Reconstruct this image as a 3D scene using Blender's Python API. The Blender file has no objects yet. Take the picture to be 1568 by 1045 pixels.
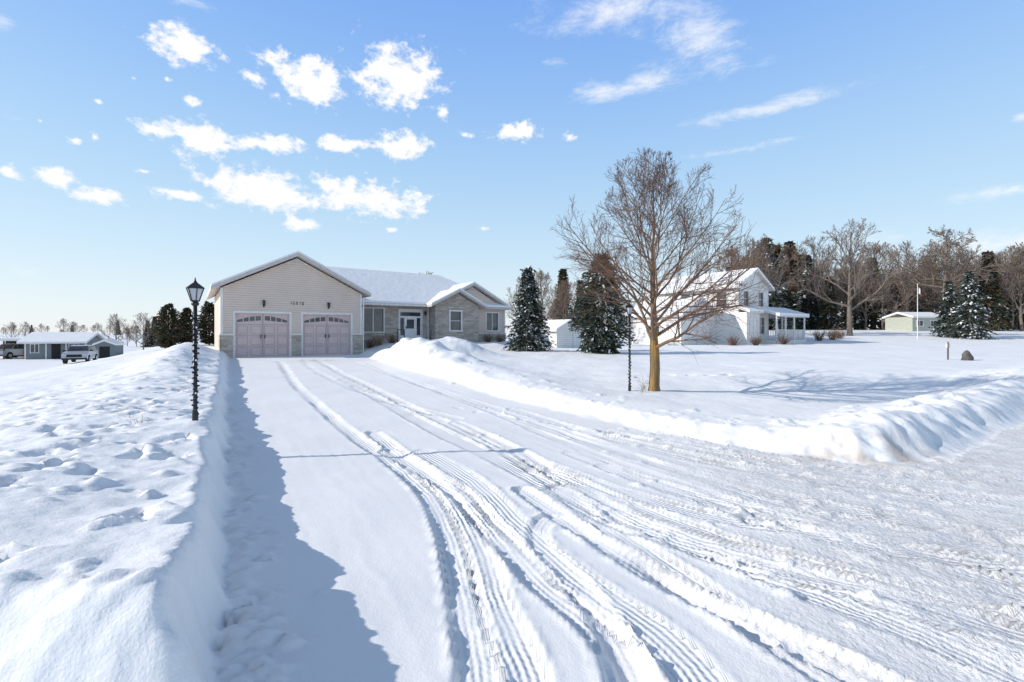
import bpy, math, random
import numpy as np
from mathutils import Vector, Matrix
sc=bpy.context.scene
R=math.radians
# ---------------------------------------------------------------- materials
def newmat(name):
    m=bpy.data.materials.new(name); m.use_nodes=True
    nt=m.node_tree; return m,nt,nt.nodes['Principled BSDF']
def mat(name,c,rough=.7,c2=None,nscale=5,bump=0,bscale=30,metal=0,spec=.5,stretch=(1,1,1)):
    m,nt,b=newmat(name); N=nt.nodes; L=nt.links
    b.inputs['Roughness'].default_value=rough; b.inputs['Metallic'].default_value=metal
    b.inputs['Specular IOR Level'].default_value=spec
    tc=N.new('ShaderNodeTexCoord'); mp=N.new('ShaderNodeMapping'); mp.inputs['Scale'].default_value=stretch
    L.new(tc.outputs['Object'],mp.inputs['Vector'])
    if c2 is None: c2=tuple(v*.85 for v in c)
    nz=N.new('ShaderNodeTexNoise'); nz.inputs['Scale'].default_value=nscale; nz.inputs['Detail'].default_value=5
    L.new(mp.outputs[0],nz.inputs['Vector'])
    mr=N.new('ShaderNodeMapRange'); mr.inputs[1].default_value=.35; mr.inputs[2].default_value=.65
    L.new(nz.outputs[0],mr.inputs[0])
    mx=N.new('ShaderNodeMix'); mx.data_type='RGBA'
    mx.inputs[6].default_value=(*c,1); mx.inputs[7].default_value=(*c2,1)
    L.new(mr.outputs[0],mx.inputs[0]); L.new(mx.outputs[2],b.inputs['Base Color'])
    if bump:
        n2=N.new('ShaderNodeTexNoise'); n2.inputs['Scale'].default_value=bscale; n2.inputs['Detail'].default_value=4
        L.new(mp.outputs[0],n2.inputs['Vector'])
        bp=N.new('ShaderNodeBump'); bp.inputs['Strength'].default_value=1; bp.inputs['Distance'].default_value=bump
        L.new(n2.outputs[0],bp.inputs['Height']); L.new(bp.outputs[0],b.inputs['Normal'])
    return m
def siding(name,c,pitch=.115):
    m,nt,b=newmat(name); N=nt.nodes; L=nt.links
    tc=N.new('ShaderNodeTexCoord'); sp=N.new('ShaderNodeSeparateXYZ'); L.new(tc.outputs['Object'],sp.inputs[0])
    d=N.new('ShaderNodeMath'); d.operation='DIVIDE'; d.inputs[1].default_value=pitch; L.new(sp.outputs[2],d.inputs[0])
    f=N.new('ShaderNodeMath'); f.operation='FRACT'; L.new(d.outputs[0],f.inputs[0])
    cr=N.new('ShaderNodeValToRGB'); e=cr.color_ramp.elements
    e[0].position=0; e[0].color=(*[v*.5 for v in c],1); e[1].position=.16; e[1].color=(*c,1)
    k=cr.color_ramp.elements.new(1); k.color=(*[min(1,v*1.05) for v in c],1)
    L.new(f.outputs[0],cr.inputs[0])
    nz=N.new('ShaderNodeTexNoise'); nz.inputs['Scale'].default_value=1.3; L.new(tc.outputs['Object'],nz.inputs[0])
    mr=N.new('ShaderNodeMapRange'); mr.inputs[3].default_value=.9; mr.inputs[4].default_value=1.08; L.new(nz.outputs[0],mr.inputs[0])
    mm=N.new('ShaderNodeVectorMath'); mm.operation='SCALE'; L.new(cr.outputs[0],mm.inputs[0]); L.new(mr.outputs[0],mm.inputs['Scale'])
    L.new(mm.outputs[0],b.inputs['Base Color'])
    bp=N.new('ShaderNodeBump'); bp.invert=True; bp.inputs['Distance'].default_value=.015; L.new(f.outputs[0],bp.inputs['Height']); L.new(bp.outputs[0],b.inputs['Normal'])
    b.inputs['Roughness'].default_value=.55
    return m
def stone(name):
    m,nt,b=newmat(name); N=nt.nodes; L=nt.links
    tc=N.new('ShaderNodeTexCoord'); sp=N.new('ShaderNodeSeparateXYZ'); L.new(tc.outputs['Object'],sp.inputs[0])
    ad=N.new('ShaderNodeMath'); L.new(sp.outputs[0],ad.inputs[0]); L.new(sp.outputs[1],ad.inputs[1])
    cb=N.new('ShaderNodeCombineXYZ'); L.new(ad.outputs[0],cb.inputs[0]); L.new(sp.outputs[2],cb.inputs[1])
    br=N.new('ShaderNodeTexBrick'); br.inputs['Scale'].default_value=1
    br.inputs['Brick Width'].default_value=.38; br.inputs['Row Height'].default_value=.13
    br.inputs['Mortar Size'].default_value=.01; br.inputs['Bias'].default_value=0
    br.inputs['Color1'].default_value=(.58,.50,.42,1); br.inputs['Color2'].default_value=(.36,.30,.24,1); br.inputs['Mortar'].default_value=(.5,.48,.45,1)
    L.new(cb.outputs[0],br.inputs['Vector'])
    nz=N.new('ShaderNodeTexNoise'); nz.inputs['Scale'].default_value=14; L.new(tc.outputs['Object'],nz.inputs[0])
    mr=N.new('ShaderNodeMapRange'); mr.inputs[3].default_value=.65; mr.inputs[4].default_value=1.3; L.new(nz.outputs[0],mr.inputs[0])
    mm=N.new('ShaderNodeVectorMath'); mm.operation='SCALE'; L.new(br.outputs[0],mm.inputs[0]); L.new(mr.outputs[0],mm.inputs['Scale'])
    L.new(mm.outputs[0],b.inputs['Base Color']); b.inputs['Roughness'].default_value=.9
    bp=N.new('ShaderNodeBump'); bp.invert=True; bp.inputs['Distance'].default_value=.02; L.new(br.outputs['Fac'],bp.inputs['Height']); L.new(bp.outputs[0],b.inputs['Normal'])
    return m
M={}
M['siding']=siding('beige_siding',(.72,.585,.49))
M['wsiding']=siding('white_siding',(.80,.78,.75),.13)
M['bsiding']=siding('grey_siding',(.17,.195,.21),.15)
M['stone']=stone('ledge_stone')
M['trim']=mat('white_trim',(.82,.79,.76),.5)
M['gdoor']=mat('garage_door_paint',(.66,.52,.49),.5,(.61,.48,.45),2)
M['gdoor2']=mat('garage_door_groove',(.42,.33,.32),.6)
M['glass']=mat('window_glass',(.03,.04,.05),.08,(.10,.11,.12),1.2,spec=.8)
M['curtain']=mat('curtain',(.45,.44,.42),.9)
M['black']=mat('black_metal',(.02,.02,.022),.4,spec=.5)
M['fascia']=mat('fascia_grey',(.62,.56,.52),.6)
M['soffit']=mat('soffit',(.6,.57,.54),.7)
M['rsnow']=mat('roof_snow',(.93,.925,.92),.6,(.89,.885,.885),1.2,.03,3)
M['bark']=mat('maple_bark',(.36,.21,.06),.9,(.13,.095,.06),5,.02,30,stretch=(1,1,.3))
M['limb']=mat('maple_limb_bark',(.26,.155,.085),.9,(.14,.10,.075),4,.01,30)
M['twig']=mat('maple_twig',(.20,.115,.08),.9,(.13,.075,.055),4)
M['bark2']=mat('grey_bark',(.23,.185,.15),.9,(.12,.10,.08),5,.02,25)
M['twig2']=mat('grey_twig',(.27,.21,.17),.9,(.17,.13,.11),3)
M['ndl']=mat('conifer_needles',(.036,.052,.028),.8,(.055,.07,.04),3)
M['ndl2']=mat('conifer_needles_light',(.06,.085,.05),.8,(.04,.055,.035),3)
M['ndlb']=mat('spruce_needles_blue',(.045,.062,.052),.8,(.075,.095,.085),3)
M['rust']=mat('cedar_rust',(.09,.062,.032),.9,(.13,.09,.045),3)
M['tsnow']=mat('tree_snow',(.88,.89,.92),.7)
M['glassclr']=mat('lantern_glass',(.55,.58,.6),.1)
M['carp']=mat('car_paint',(.52,.53,.55),.25,(.50,.51,.53),1,metal=.3)
M['tyre']=mat('tyre_rubber',(.02,.02,.02),.9)
M['chrome']=mat('wheel_metal',(.5,.5,.5),.3,metal=.8)
M['dark']=mat('dark_interior',(.02,.02,.022),.9)
M['red']=mat('flag_red',(.38,.06,.06),.8)
M['green']=mat('sage_siding',(.44,.46,.39),.8)
M['wood']=mat('weathered_wood',(.16,.10,.06),.9)
M['straw']=mat('dead_grass',(.35,.25,.13),.9,(.2,.13,.07),8)
M['rock']=mat('dark_rock',(.08,.07,.065),.9,(.14,.12,.11),6,.03,12)

# ---------------------------------------------------------------- mesh builder
class MB:
    def __init__(s): s.v=[];s.f=[];s.m=[]
    def face(s,pts,m=0):
        n=len(s.v); s.v+= [tuple(p) for p in pts]; s.f.append(tuple(range(n,n+len(pts)))); s.m.append(m)
    def box(s,x0,x1,y0,y1,z0,z1,m=0):
        n=len(s.v)
        s.v+=[(x0,y0,z0),(x1,y0,z0),(x1,y1,z0),(x0,y1,z0),(x0,y0,z1),(x1,y0,z1),(x1,y1,z1),(x0,y1,z1)]
        for f in((0,3,2,1),(4,5,6,7),(0,1,5,4),(1,2,6,5),(2,3,7,6),(3,0,4,7)):
            s.f.append(tuple(n+i for i in f)); s.m.append(m)
    def prism(s,pts,dz,m=0,m2=None):
        n=len(pts); b=[(p[0],p[1],p[2]-dz) for p in pts]
        s.face(pts,m); s.face(b[::-1],m if m2 is None else m2)
        for i in range(n):
            j=(i+1)%n; s.face([pts[i],b[i],b[j],pts[j]],m)
    def tube(s,pts,rad,sides=6,m=0,cap=True):
        pts=[Vector(p) for p in pts]; n0=len(s.v)
        for i,p in enumerate(pts):
            d=(pts[min(i+1,len(pts)-1)]-pts[max(i-1,0)])
            d=d.normalized() if d.length>1e-9 else Vector((0,0,1))
            a=d.orthogonal() if abs(d.z)<.9 else Vector((1,0,0))-d*d.x
            if abs(d.z)<.9: a=Vector((0,0,1))-d*d.z
            a.normalize(); b=d.cross(a); r=rad[i]
            for k in range(sides):
                t=2*math.pi*k/sides; q=p+a*(r*math.cos(t))+b*(r*math.sin(t)); s.v.append((q.x,q.y,q.z))
        for i in range(len(pts)-1):
            for k in range(sides):
                k2=(k+1)%sides; a0=n0+i*sides
                s.f.append((a0+k,a0+k2,a0+sides+k2,a0+sides+k)); s.m.append(m)
        if cap and sides>3:
            s.f.append(tuple(n0+k for k in range(sides))[::-1]); s.m.append(m)
            e=n0+(len(pts)-1)*sides; s.f.append(tuple(e+k for k in range(sides))); s.m.append(m)
    def mesh(s,name,mats,smooth=False):
        me=bpy.data.meshes.new(name); me.from_pydata(s.v,[],s.f); 
        for k in mats: me.materials.append(M[k])
        me.polygons.foreach_set('material_index',s.m)
        if smooth: me.polygons.foreach_set('use_smooth',[True]*len(s.f))
        me.update(); return me
    def obj(s,name,mats,parent=None,smooth=False,bevel=0):
        o=bpy.data.objects.new(name,s.mesh(name,mats,smooth)); sc.collection.objects.link(o)
        if parent: o.parent=parent
        if bevel:
            bv=o.modifiers.new('b','BEVEL'); bv.width=bevel; bv.segments=2; bv.limit_method='ANGLE'
        return o
def empty(name,loc,rz=0,s=1):
    e=bpy.data.objects.new(name,None); sc.collection.objects.link(e); e.location=loc; e.rotation_euler=(0,0,rz); e.scale=(s,s,s); e.empty_display_size=.3; return e
def inst(name,me,loc,rz=0,s=1,parent=None,sz=None):
    o=bpy.data.objects.new(name,me); sc.collection.objects.link(o); o.location=loc; o.rotation_euler=(0,0,rz); o.scale=(s,s,sz or s)
    if parent: o.parent=parent
    return o

# ---------------------------------------------------------------- terrain
def ss(a,b,x):
    t=np.clip((x-a)/(b-a),0,1); return t*t*(3-2*t)
def pn(x,y,seed=0):
    xi=np.floor(x).astype(np.int64); yi=np.floor(y).astype(np.int64); xf=x-xi; yf=y-yi
    u=xf*xf*xf*(xf*(xf*6-15)+10); v=yf*yf*yf*(yf*(yf*6-15)+10)
    def g(ix,iy,dx,dy):
        h=(ix*374761393+iy*668265263+seed*974711)&0xffffffff
        h=((h^(h>>13))*1274126177)&0xffffffff; h=h^(h>>16)
        a=h/4294967296.0*6.2831853; return np.cos(a)*dx+np.sin(a)*dy
    a=g(xi,yi,xf,yf); b=g(xi+1,yi,xf-1,yf); c=g(xi,yi+1,xf,yf-1); d=g(xi+1,yi+1,xf-1,yf-1)
    return (a+(b-a)*u+((c+(d-c)*u)-(a+(b-a)*u))*v)*1.4
def fbm(x,y,seed=0,o=4,ga=.5):
    s=0;a=1
    for i in range(o): s=s+a*pn(x*2**i,y*2**i,seed+i*7); a*=ga
    return s
ca,sa=math.cos(R(35)),math.sin(R(35))
HO=(-14.2,22.2,.3)
EDGE=[(-12,32),(-8.6,25.6),(-5.5,19.3),(-1.75,13.1),(.1,9.96),(1.3,8.4),(2.2,7.2),(3.4,6.0),(4.2,5.45),(5.2,5.5),(8.9,7.9),(30,22.7),(330,232)]
def edge_dist(x,y):
    best=np.full(x.shape,1e9); sg=np.ones(x.shape)
    for (ax,ay),(bx,by) in zip(EDGE[:-1],EDGE[1:]):
        dx,dy=bx-ax,by-ay; l2=dx*dx+dy*dy
        t=np.clip(((x-ax)*dx+(y-ay)*dy)/l2,0,1)
        ex=x-ax-t*dx; ey=y-ay-t*dy; d=ex*ex+ey*ey
        s=np.where(dx*ey-dy*ex>=0,1.0,-1.0)
        m=d<best; best=np.where(m,d,best); sg=np.where(m,s,sg)
    return np.sqrt(best)*sg
def terrain(x,y):
    x=np.asarray(x,float); y=np.asarray(y,float)
    wob=fbm(x*.9,y*.9,3,3)
    tl=(x+.623*y)*.849+wob*.07+fbm(x*4,y*4,4,2)*.024
    qr=edge_dist(x,y)+wob*.12+fbm(x*3,y*3,5,2)*.05
    q=-(x-4.8)*sa+(y-5.5)*ca
    z=.3*ss(6,22,y)
    Ld=-x-.623*y-3
    z=z-1.9*ss(1,13,Ld)*ss(3,25,y)+1.3*ss(60,330,y)*ss(1,13,Ld)
    z=z+1.35*ss(33,68,y)*ss(9,32,x)
    # left bank
    lb=np.clip(-tl,0,99)
    endf=ss(0,.34,(y-1.58)+.05*(x+1.2)+wob*.04+.02*fbm(x*4,y*4,9,2))
    back=1-.75*ss(1.8,4.5,lb)
    hL=(.42+.08*ss(4,1.5,y)-.12*ss(6,12,y))
    face=ss(0,.22,lb)
    crest=(.08+.45*ss(9,16,y)*(1-ss(20,24,y)))*np.exp(-((lb-1.5)/.9)**2)
    lum=.06*fbm(x*.9,y*.9,11,2)+.017*fbm(x*2.6,y*2.6,12,4,.55)
    left=endf*face*(hL*back+crest+lum*(1-ss(4,9,lb))*(1-ss(20,45,y)))
    left=np.where(y>1.0,left,0)
    # right lawn + bank
    rb=np.clip(qr,0,99)
    cr=np.interp(y,[0,6,8,10,13,15,17,18.5,20,22,24],[.05,.03,.02,.09,.20,.42,.74,.88,.5,.25,.05])*(x<4.2)
    roadb=.20*ss(3.5,5.2,x)*(1-.40*ss(7,10,x))*np.exp(-((rb-.8)/.62)**2)
    roadb=roadb*(1+.55*fbm(x*.9,y*.9,21,3))+ss(3.4,4.4,x)*np.exp(-((rb-.7)/.7)**2)*.03*fbm(x*2.6,y*2.6,22,3)
    right=ss(0,.5,rb)*(.18+cr*np.exp(-((rb-.9)/(.75+.02*y))**2)*(1+.30*fbm(x*.8,y*.8,31,2))+roadb)
    right=right+ss(.4,2.5,rb)*(.045*fbm(x*.35,y*.35,41,3)+.012*fbm(x*1.5,y*1.5,42,3))*(1-ss(60,120,y))
    right=right-.16*np.exp(-(((x-9.0)/4.5)**2+((y-10.4)/1.2)**2))*ss(.8,2,rb)+.12*np.exp(-(((x-10.5)/4.5)**2+((y-13.6)/.9)**2))+.12*np.exp(-(((x-14.6)/1.9)**2+((y-12.6)/1.0)**2))
    right=right+.85*np.exp(-(((x+2.6)/1.5)**2+((y-20.2)/1.0)**2))*(1+.2*wob)
    lx=(x-HO[0])*ca+(y-HO[1])*sa; lp=-(x-HO[0])*sa+(y-HO[1])*ca
    right=right+.38*ss(7.2,9,lx)*(1-ss(19,22,lx))*ss(-3.5,-.2,lp)*(1-ss(14,18,lp))
    z=z+np.where(tl<0,left,0)+np.where((qr>0)&(tl>0),right,0)
    return z,tl,qr,q
def T(x,y):
    z,_,_,_=terrain(np.array([x]),np.array([y])); return float(z[0])
# grid
ty=np.arange(0,math.log(520)/.008); ysp=np.exp(ty*.008)
yneg=1-np.cumsum(.012*1.07**np.arange(0,86)); yneg=yneg[yneg>-60]
ys=np.concatenate([yneg[::-1],ysp])
mx_=math.asinh(520/3.0); n=int(2*mx_/.010); xs=3.0*np.sinh(np.linspace(-mx_,mx_,n))-.0
X,Y=np.meshgrid(xs,ys)
Z,TL,QR,Q=terrain(X,Y)
Z0=Z.copy()
dirt=np.zeros_like(Z)
rng=np.random.default_rng(5)
def sl(cx,cy,r):
    i0,i1=np.searchsorted(xs,[cx-r,cx+r]); j0,j1=np.searchsorted(ys,[cy-r,cy+r]); return slice(j0,j1),slice(i0,i1)
def lump(cx,cy,rx,ry,h,ang,p=1.0,wv=.35):
    # chunks and hollows are merged (not stacked) so that no spikes build up
    s=sl(cx,cy,max(rx,ry)*1.4)
    if Z[s].size==0: return
    dx=X[s]-cx; dy=Y[s]-cy; c_,s_=math.cos(ang),math.sin(ang)
    a=(dx*c_+dy*s_)/rx; b=(-dx*s_+dy*c_)/ry; th=np.arctan2(b,a)
    d=np.clip(1-(a*a+b*b)*(1+wv*np.sin(3*th+cx*40)+.2*np.sin(5*th+cy*31)),0,1)
    t=Z0[s]+h*(d**p)
    Z[s]=np.where(d>0,np.maximum(Z[s],t) if h>0 else np.minimum(Z[s],t),Z[s])
# left bank: dents and lumps
for i in range(1500):
    y=1.95+14*rng.random()**1.0; lbv=.3+3.6*rng.random(); x=-.623*y-lbv/.849
    if x< -12: continue
    if y<3.5 and rng.random()<.35: continue
    k=rng.random()
    if k<.38:
        r=rng.uniform(.03,.11)
        lump(x,y,r*rng.uniform(1,1.7),r,-rng.uniform(.04,.09),rng.uniform(-.8,.8),rng.uniform(.4,.8))
        lump(x+r*1.4,y+rng.uniform(-.05,.05),r*.7,r,rng.uniform(.01,.03),0,.8)
    elif k<.72:
        r=rng.uniform(.02,.075); lump(x,y,r*1.3,r,rng.uniform(.02,.05),rng.uniform(0,3),.5,.5)
for i in range(16):
    y=rng.uniform(2.2,9); x=-.623*y-rng.uniform(.0,.25)
    r=rng.uniform(.08,.17); lump(x,y,r,r*1.2,-rng.uniform(.03,.07),rng.uniform(0,3),.8)
for i in range(280):
    y=1.7+9*rng.random()**1.6; x=-.623*y+abs(rng.normal(0,.16))
    r=rng.uniform(.015,.06); lump(x,y,r*1.2,r,r*.7,rng.uniform(0,3),.6)
for i in range(40):
    x=rng.uniform(-2.6,-1.05); y=1.72+rng.uniform(-.2,.3)
    r=rng.uniform(.015,.05); lump(x,y,r*1.3,r,r*.5,rng.uniform(0,3),.6,.5)
for i in range(620): # road bank right
    u=rng.random()**1.4*13; off=rng.uniform(-.35,1.4); x=4.0+u*ca-off*sa+.4; y=5.4+u*sa+off*ca
    r=rng.uniform(.03,.12); lump(x,y,r*1.3,r,rng.uniform(.015,.055)*(1 if off>.15 else .6),rng.uniform(0,3),.45,.5)
for i in range(44): # larger plowed blocks
    u=rng.random()**1.2*5.5; off=rng.uniform(.1,1.0); x=3.9+u*ca-off*sa+.5; y=5.4+u*sa+off*ca
    r=rng.uniform(.12,.24); lump(x,y,r*1.3,r*.8,rng.uniform(.04,.09)*(1 if rng.random()<.8 else -.6),rng.uniform(0,3),.5,.35)
for i in range(110): # bank along drive
    k=rng.integers(2,8); t=rng.random(); ax,ay=EDGE[k];bx,by=EDGE[k+1]; x=ax+(bx-ax)*t+rng.uniform(-.1,1.6); y=ay+(by-ay)*t+rng.uniform(0,.8)
    r=rng.uniform(.04,.13); lump(x,y,r*1.3,r,rng.uniform(.008,.035),rng.uniform(0,3),.7)
for i in range(1500): # crumbs on right part of drive and road
    x=rng.uniform(1.0,10); y=rng.uniform(1.8,7.5)
    if -(x-4.8)*sa+(y-5.5)*ca>.1 and x>4.5: continue
    if rng.random()>(x-.6)/5: continue
    r=rng.uniform(.012,.055); lump(x,y,r*1.4,r,r*.55,rng.uniform(0,3),.5)
for i in range(14):  # footprints across lawn
    lump(3.6+i*.52,12.9+.25*math.sin(i)+.1*i,.14,.1,-.07,.3,.5)
for i in range(10):
    lump(-1.1+i*.42,9.3-.33*i+.04*(-1)**i,.12,.06,-.02,-.7,.5)
# tyre tracks -- polylines in metres on the drive
onroad=(TL>0)&(QR<0)
LAT=np.zeros(Z.shape,np.float32); ALG=np.zeros(Z.shape,np.float32); TM=np.zeros(Z.shape,np.float32)
def cr_s(P,step=.12):
    P=[np.array(p,float) for p in P]; P=[2*P[0]-P[1]]+P+[2*P[-1]-P[-2]]; out=[]
    for i in range(1,len(P)-2):
        n=max(2,int(np.linalg.norm(P[i+1]-P[i])/step))
        for k in range(n):
            t=k/n; a,b,c,d=P[i-1:i+3]
            out.append(.5*((2*b)+(-a+c)*t+(2*a-5*b+4*c-d)*t*t+(-a+3*b-3*c+d)*t**3))
    out.append(P[-2]); return np.array(out)
BN=fbm(X*9,Y*9,55,2); MOD=fbm(X*.9,Y*.9,56,3)
def track(P,w=.11,dep=.022,edge=.014,seed=0,rib=1.0):
    pts=cr_s(P); best=np.full(Z.shape,9.0,np.float32); lat=np.zeros(Z.shape,np.float32); alg=np.zeros(Z.shape,np.float32); acc=0
    for a,b in zip(pts[:-1],pts[1:]):
        m=(a+b)/2; L=np.linalg.norm(b-a); s=sl(m[0],m[1],L/2+w+.16)
        if best[s].size==0: acc+=L; continue
        dx,dy=(b-a)/L; ex=X[s]-a[0]; ey=Y[s]-a[1]; t=np.clip(ex*dx+ey*dy,0,L); la=-(ex*dy)+ey*dx
        d=np.hypot(ex-t*dx,ey-t*dy); mk=d<best[s]
        best[s]=np.where(mk,d,best[s]); lat[s]=np.where(mk,np.sign(la)*d,lat[s]); alg[s]=np.where(mk,acc+t,alg[s]); acc+=L
    nz=np.clip(.75+.6*MOD+.25*math.sin(seed),.2,1.3)
    inside=1-ss(w*.88,w*1.08,best)
    prof=-dep*inside+edge*np.exp(-((best-w-.026)/.022)**2)*(.6+1.0*BN).clip(0,2)
    Z[...]+=np.where(onroad&(best<9),prof*nz,0)
    mk=(inside>0)&onroad; LAT[mk]=lat[mk]; ALG[mk]=alg[mk]; TM[mk]=inside[mk]*rib*nz[mk]
TR=[ # points, half width, depth, rib strength
 ([(11,7.2),(7.5,4.9),(5.2,3.8),(3.4,3.5),(1.8,3.9),(.6,5.2),(-.4,7)],.11,.014,.8),
 ([(11,6.4),(7.8,4.2),(5.4,3.1),(3.6,2.7),(2.0,3.0),(.9,4.0)],.12,.014,.8),
 ([(9,4.6),(6,4.9),(4,5.15),(2.8,5.9),(1.5,7.3)],.11,.014,.7),
 ([(8,3.8),(5,4.2),(3.2,5.0),(2.2,6.0),(1.2,7.3),(0,9.2)],.12,.016,.8),
 ([(6,2.4),(4.2,3.3),(3.0,4.1),(2,5.2),(1.2,6.4),(.2,8.2)],.12,.016,.9),
 ([(4.5,1.9),(3.3,2.7),(2.4,3.6),(1.5,4.8),(.8,6.0)],.13,.018,1.0),
 ([(2.9,1.6),(2.3,2.2),(1.65,3.0),(1.1,3.8),(.6,4.9),(0,6.3),(-1,8)],.10,.022,.6),
 ([(-.15,1.6),(-.15,2.1),(-.23,2.5),(-.38,3.17),(-.57,3.82),(-.88,4.6),(-1.6,5.8),(-2.5,7.1),(-4.2,9.8),(-6.2,13.0),(-10.2,20)],.10,.034,.5),
 ([(.1,1.6),(.07,2.1),(-.1,2.7),(-.25,3.4),(-.55,4.3),(-1.0,5.2),(-1.7,6.2)],.10,.020,.7),
 ([(.55,1.9),(.5,2.4),(.15,3.0),(-.1,3.6),(-.55,4.6),(-1.3,5.7),(-2.2,7.2)],.11,.030,.6),
 ([(1.6,1.9),(1.35,2.4),(1.1,3.0),(.7,3.95),(.4,5.0),(-.1,6.1),(-1.0,7.7),(-2.0,9.3),(-4,12.6),(-6,15.8),(-9,21)],.11,.028,.8),
 ([(4.6,2.45),(3,3.25),(2.3,3.95),(1.75,4.8),(1.2,5.7),(.6,6.9),(-.35,8.9),(-1.8,11.4),(-4.0,15.0),(-7,20)],.10,.020,.7),
 ([(5.0,2.9),(3.2,3.6),(2.6,4.2),(2.1,4.9),(1.55,5.9),(1.0,7.0),(0.1,8.6),(-1.4,11.0),(-3.6,14.6),(-6.0,19)],.11,.018,.6),
 ([(2.6,1.8),(2.0,2.7),(1.4,3.35),(.75,4.1),(.2,5.1),(-.35,6.0),(-1.3,7.5),(-3.0,10.4),(-5.2,14)],.15,.018,1.0),
 ([(3.2,2.1),(2.4,2.8),(1.6,3.5),(1.0,4.3),(.45,5.3)],.14,.018,.9),
 ([(.6,1.7),(.56,2.3),(.42,2.9),(.2,3.5),(.35,3.95),(.62,3.6),(.95,3.1),(1.3,2.4)],.08,.022,.4),
 ([(.9,1.7),(.8,2.3),(.5,2.8),(.05,3.7),(-.45,4.9),(-1.2,6.1)],.13,.014,1.0),
 ([(6.5,3.6),(4.4,4.1),(3.3,4.7),(2.6,5.4),(1.8,6.3),(.7,8.0)],.11,.016,.6),
 ([(7,3.0),(4.5,3.5),(2.9,3.7),(1.9,4.4),(1.1,5.4)],.12,.016,.8),
 ([(3.8,1.8),(2.7,2.4),(1.9,3.1),(1.2,3.7),(.5,4.7)],.16,.018,1.0),
 ([(5.5,2.2),(3.9,2.9),(2.9,3.3),(2.1,3.9)],.13,.016,.9),
 ([(2.0,1.6),(1.5,2.3),(1.0,2.9),(.55,3.7),(.1,4.6)],.09,.028,.3),
 ([(-1.0,8.3),(-2.6,10.0),(-4.6,12.6),(-7.5,17),(-9.6,21)],.11,.016,.5),
]
for i,(t,w_,dp,rb_) in enumerate(TR):
    track(t,w=w_,dep=dp*1.15,edge=.018,seed=50+i,rib=rb_)
ch=ss(.1,2.4,X-.15*Y)*(1-ss(5.5,9,Y-.5*X))*onroad
Z+=ch*(.011*fbm(X*5,Y*5,61,3)+.009*np.abs(fbm(X*11,Y*11,62,2)))
AL=-X*.529+Y*.849
Z+=np.where(onroad,.006*fbm(X*1.2,Y*1.2,63,2)+.0022*pn(TL*9,AL*.35,64)+.0018*pn(TL*22,AL*.5,65),0)
dirt=np.exp(-(((X-4.5)/.95)**2+((Y-5.66)/.26)**2))*(.5+1.1*fbm(X*3,Y*3,70,3)).clip(0,1)*.65
dirt+=ch*.075*(1+fbm(X*1.5,Y*1.5,71,3))
dirt=np.maximum(dirt,.35*np.exp(-(((X+8.8)/.8)**2+((Y-20.5)/.5)**2)))
gy,gx=np.gradient(Z,ys,xs)
NRM=np.stack([-gx,-gy,np.ones_like(gx)],-1); NRM/=np.linalg.norm(NRM,axis=-1,keepdims=True)

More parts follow.
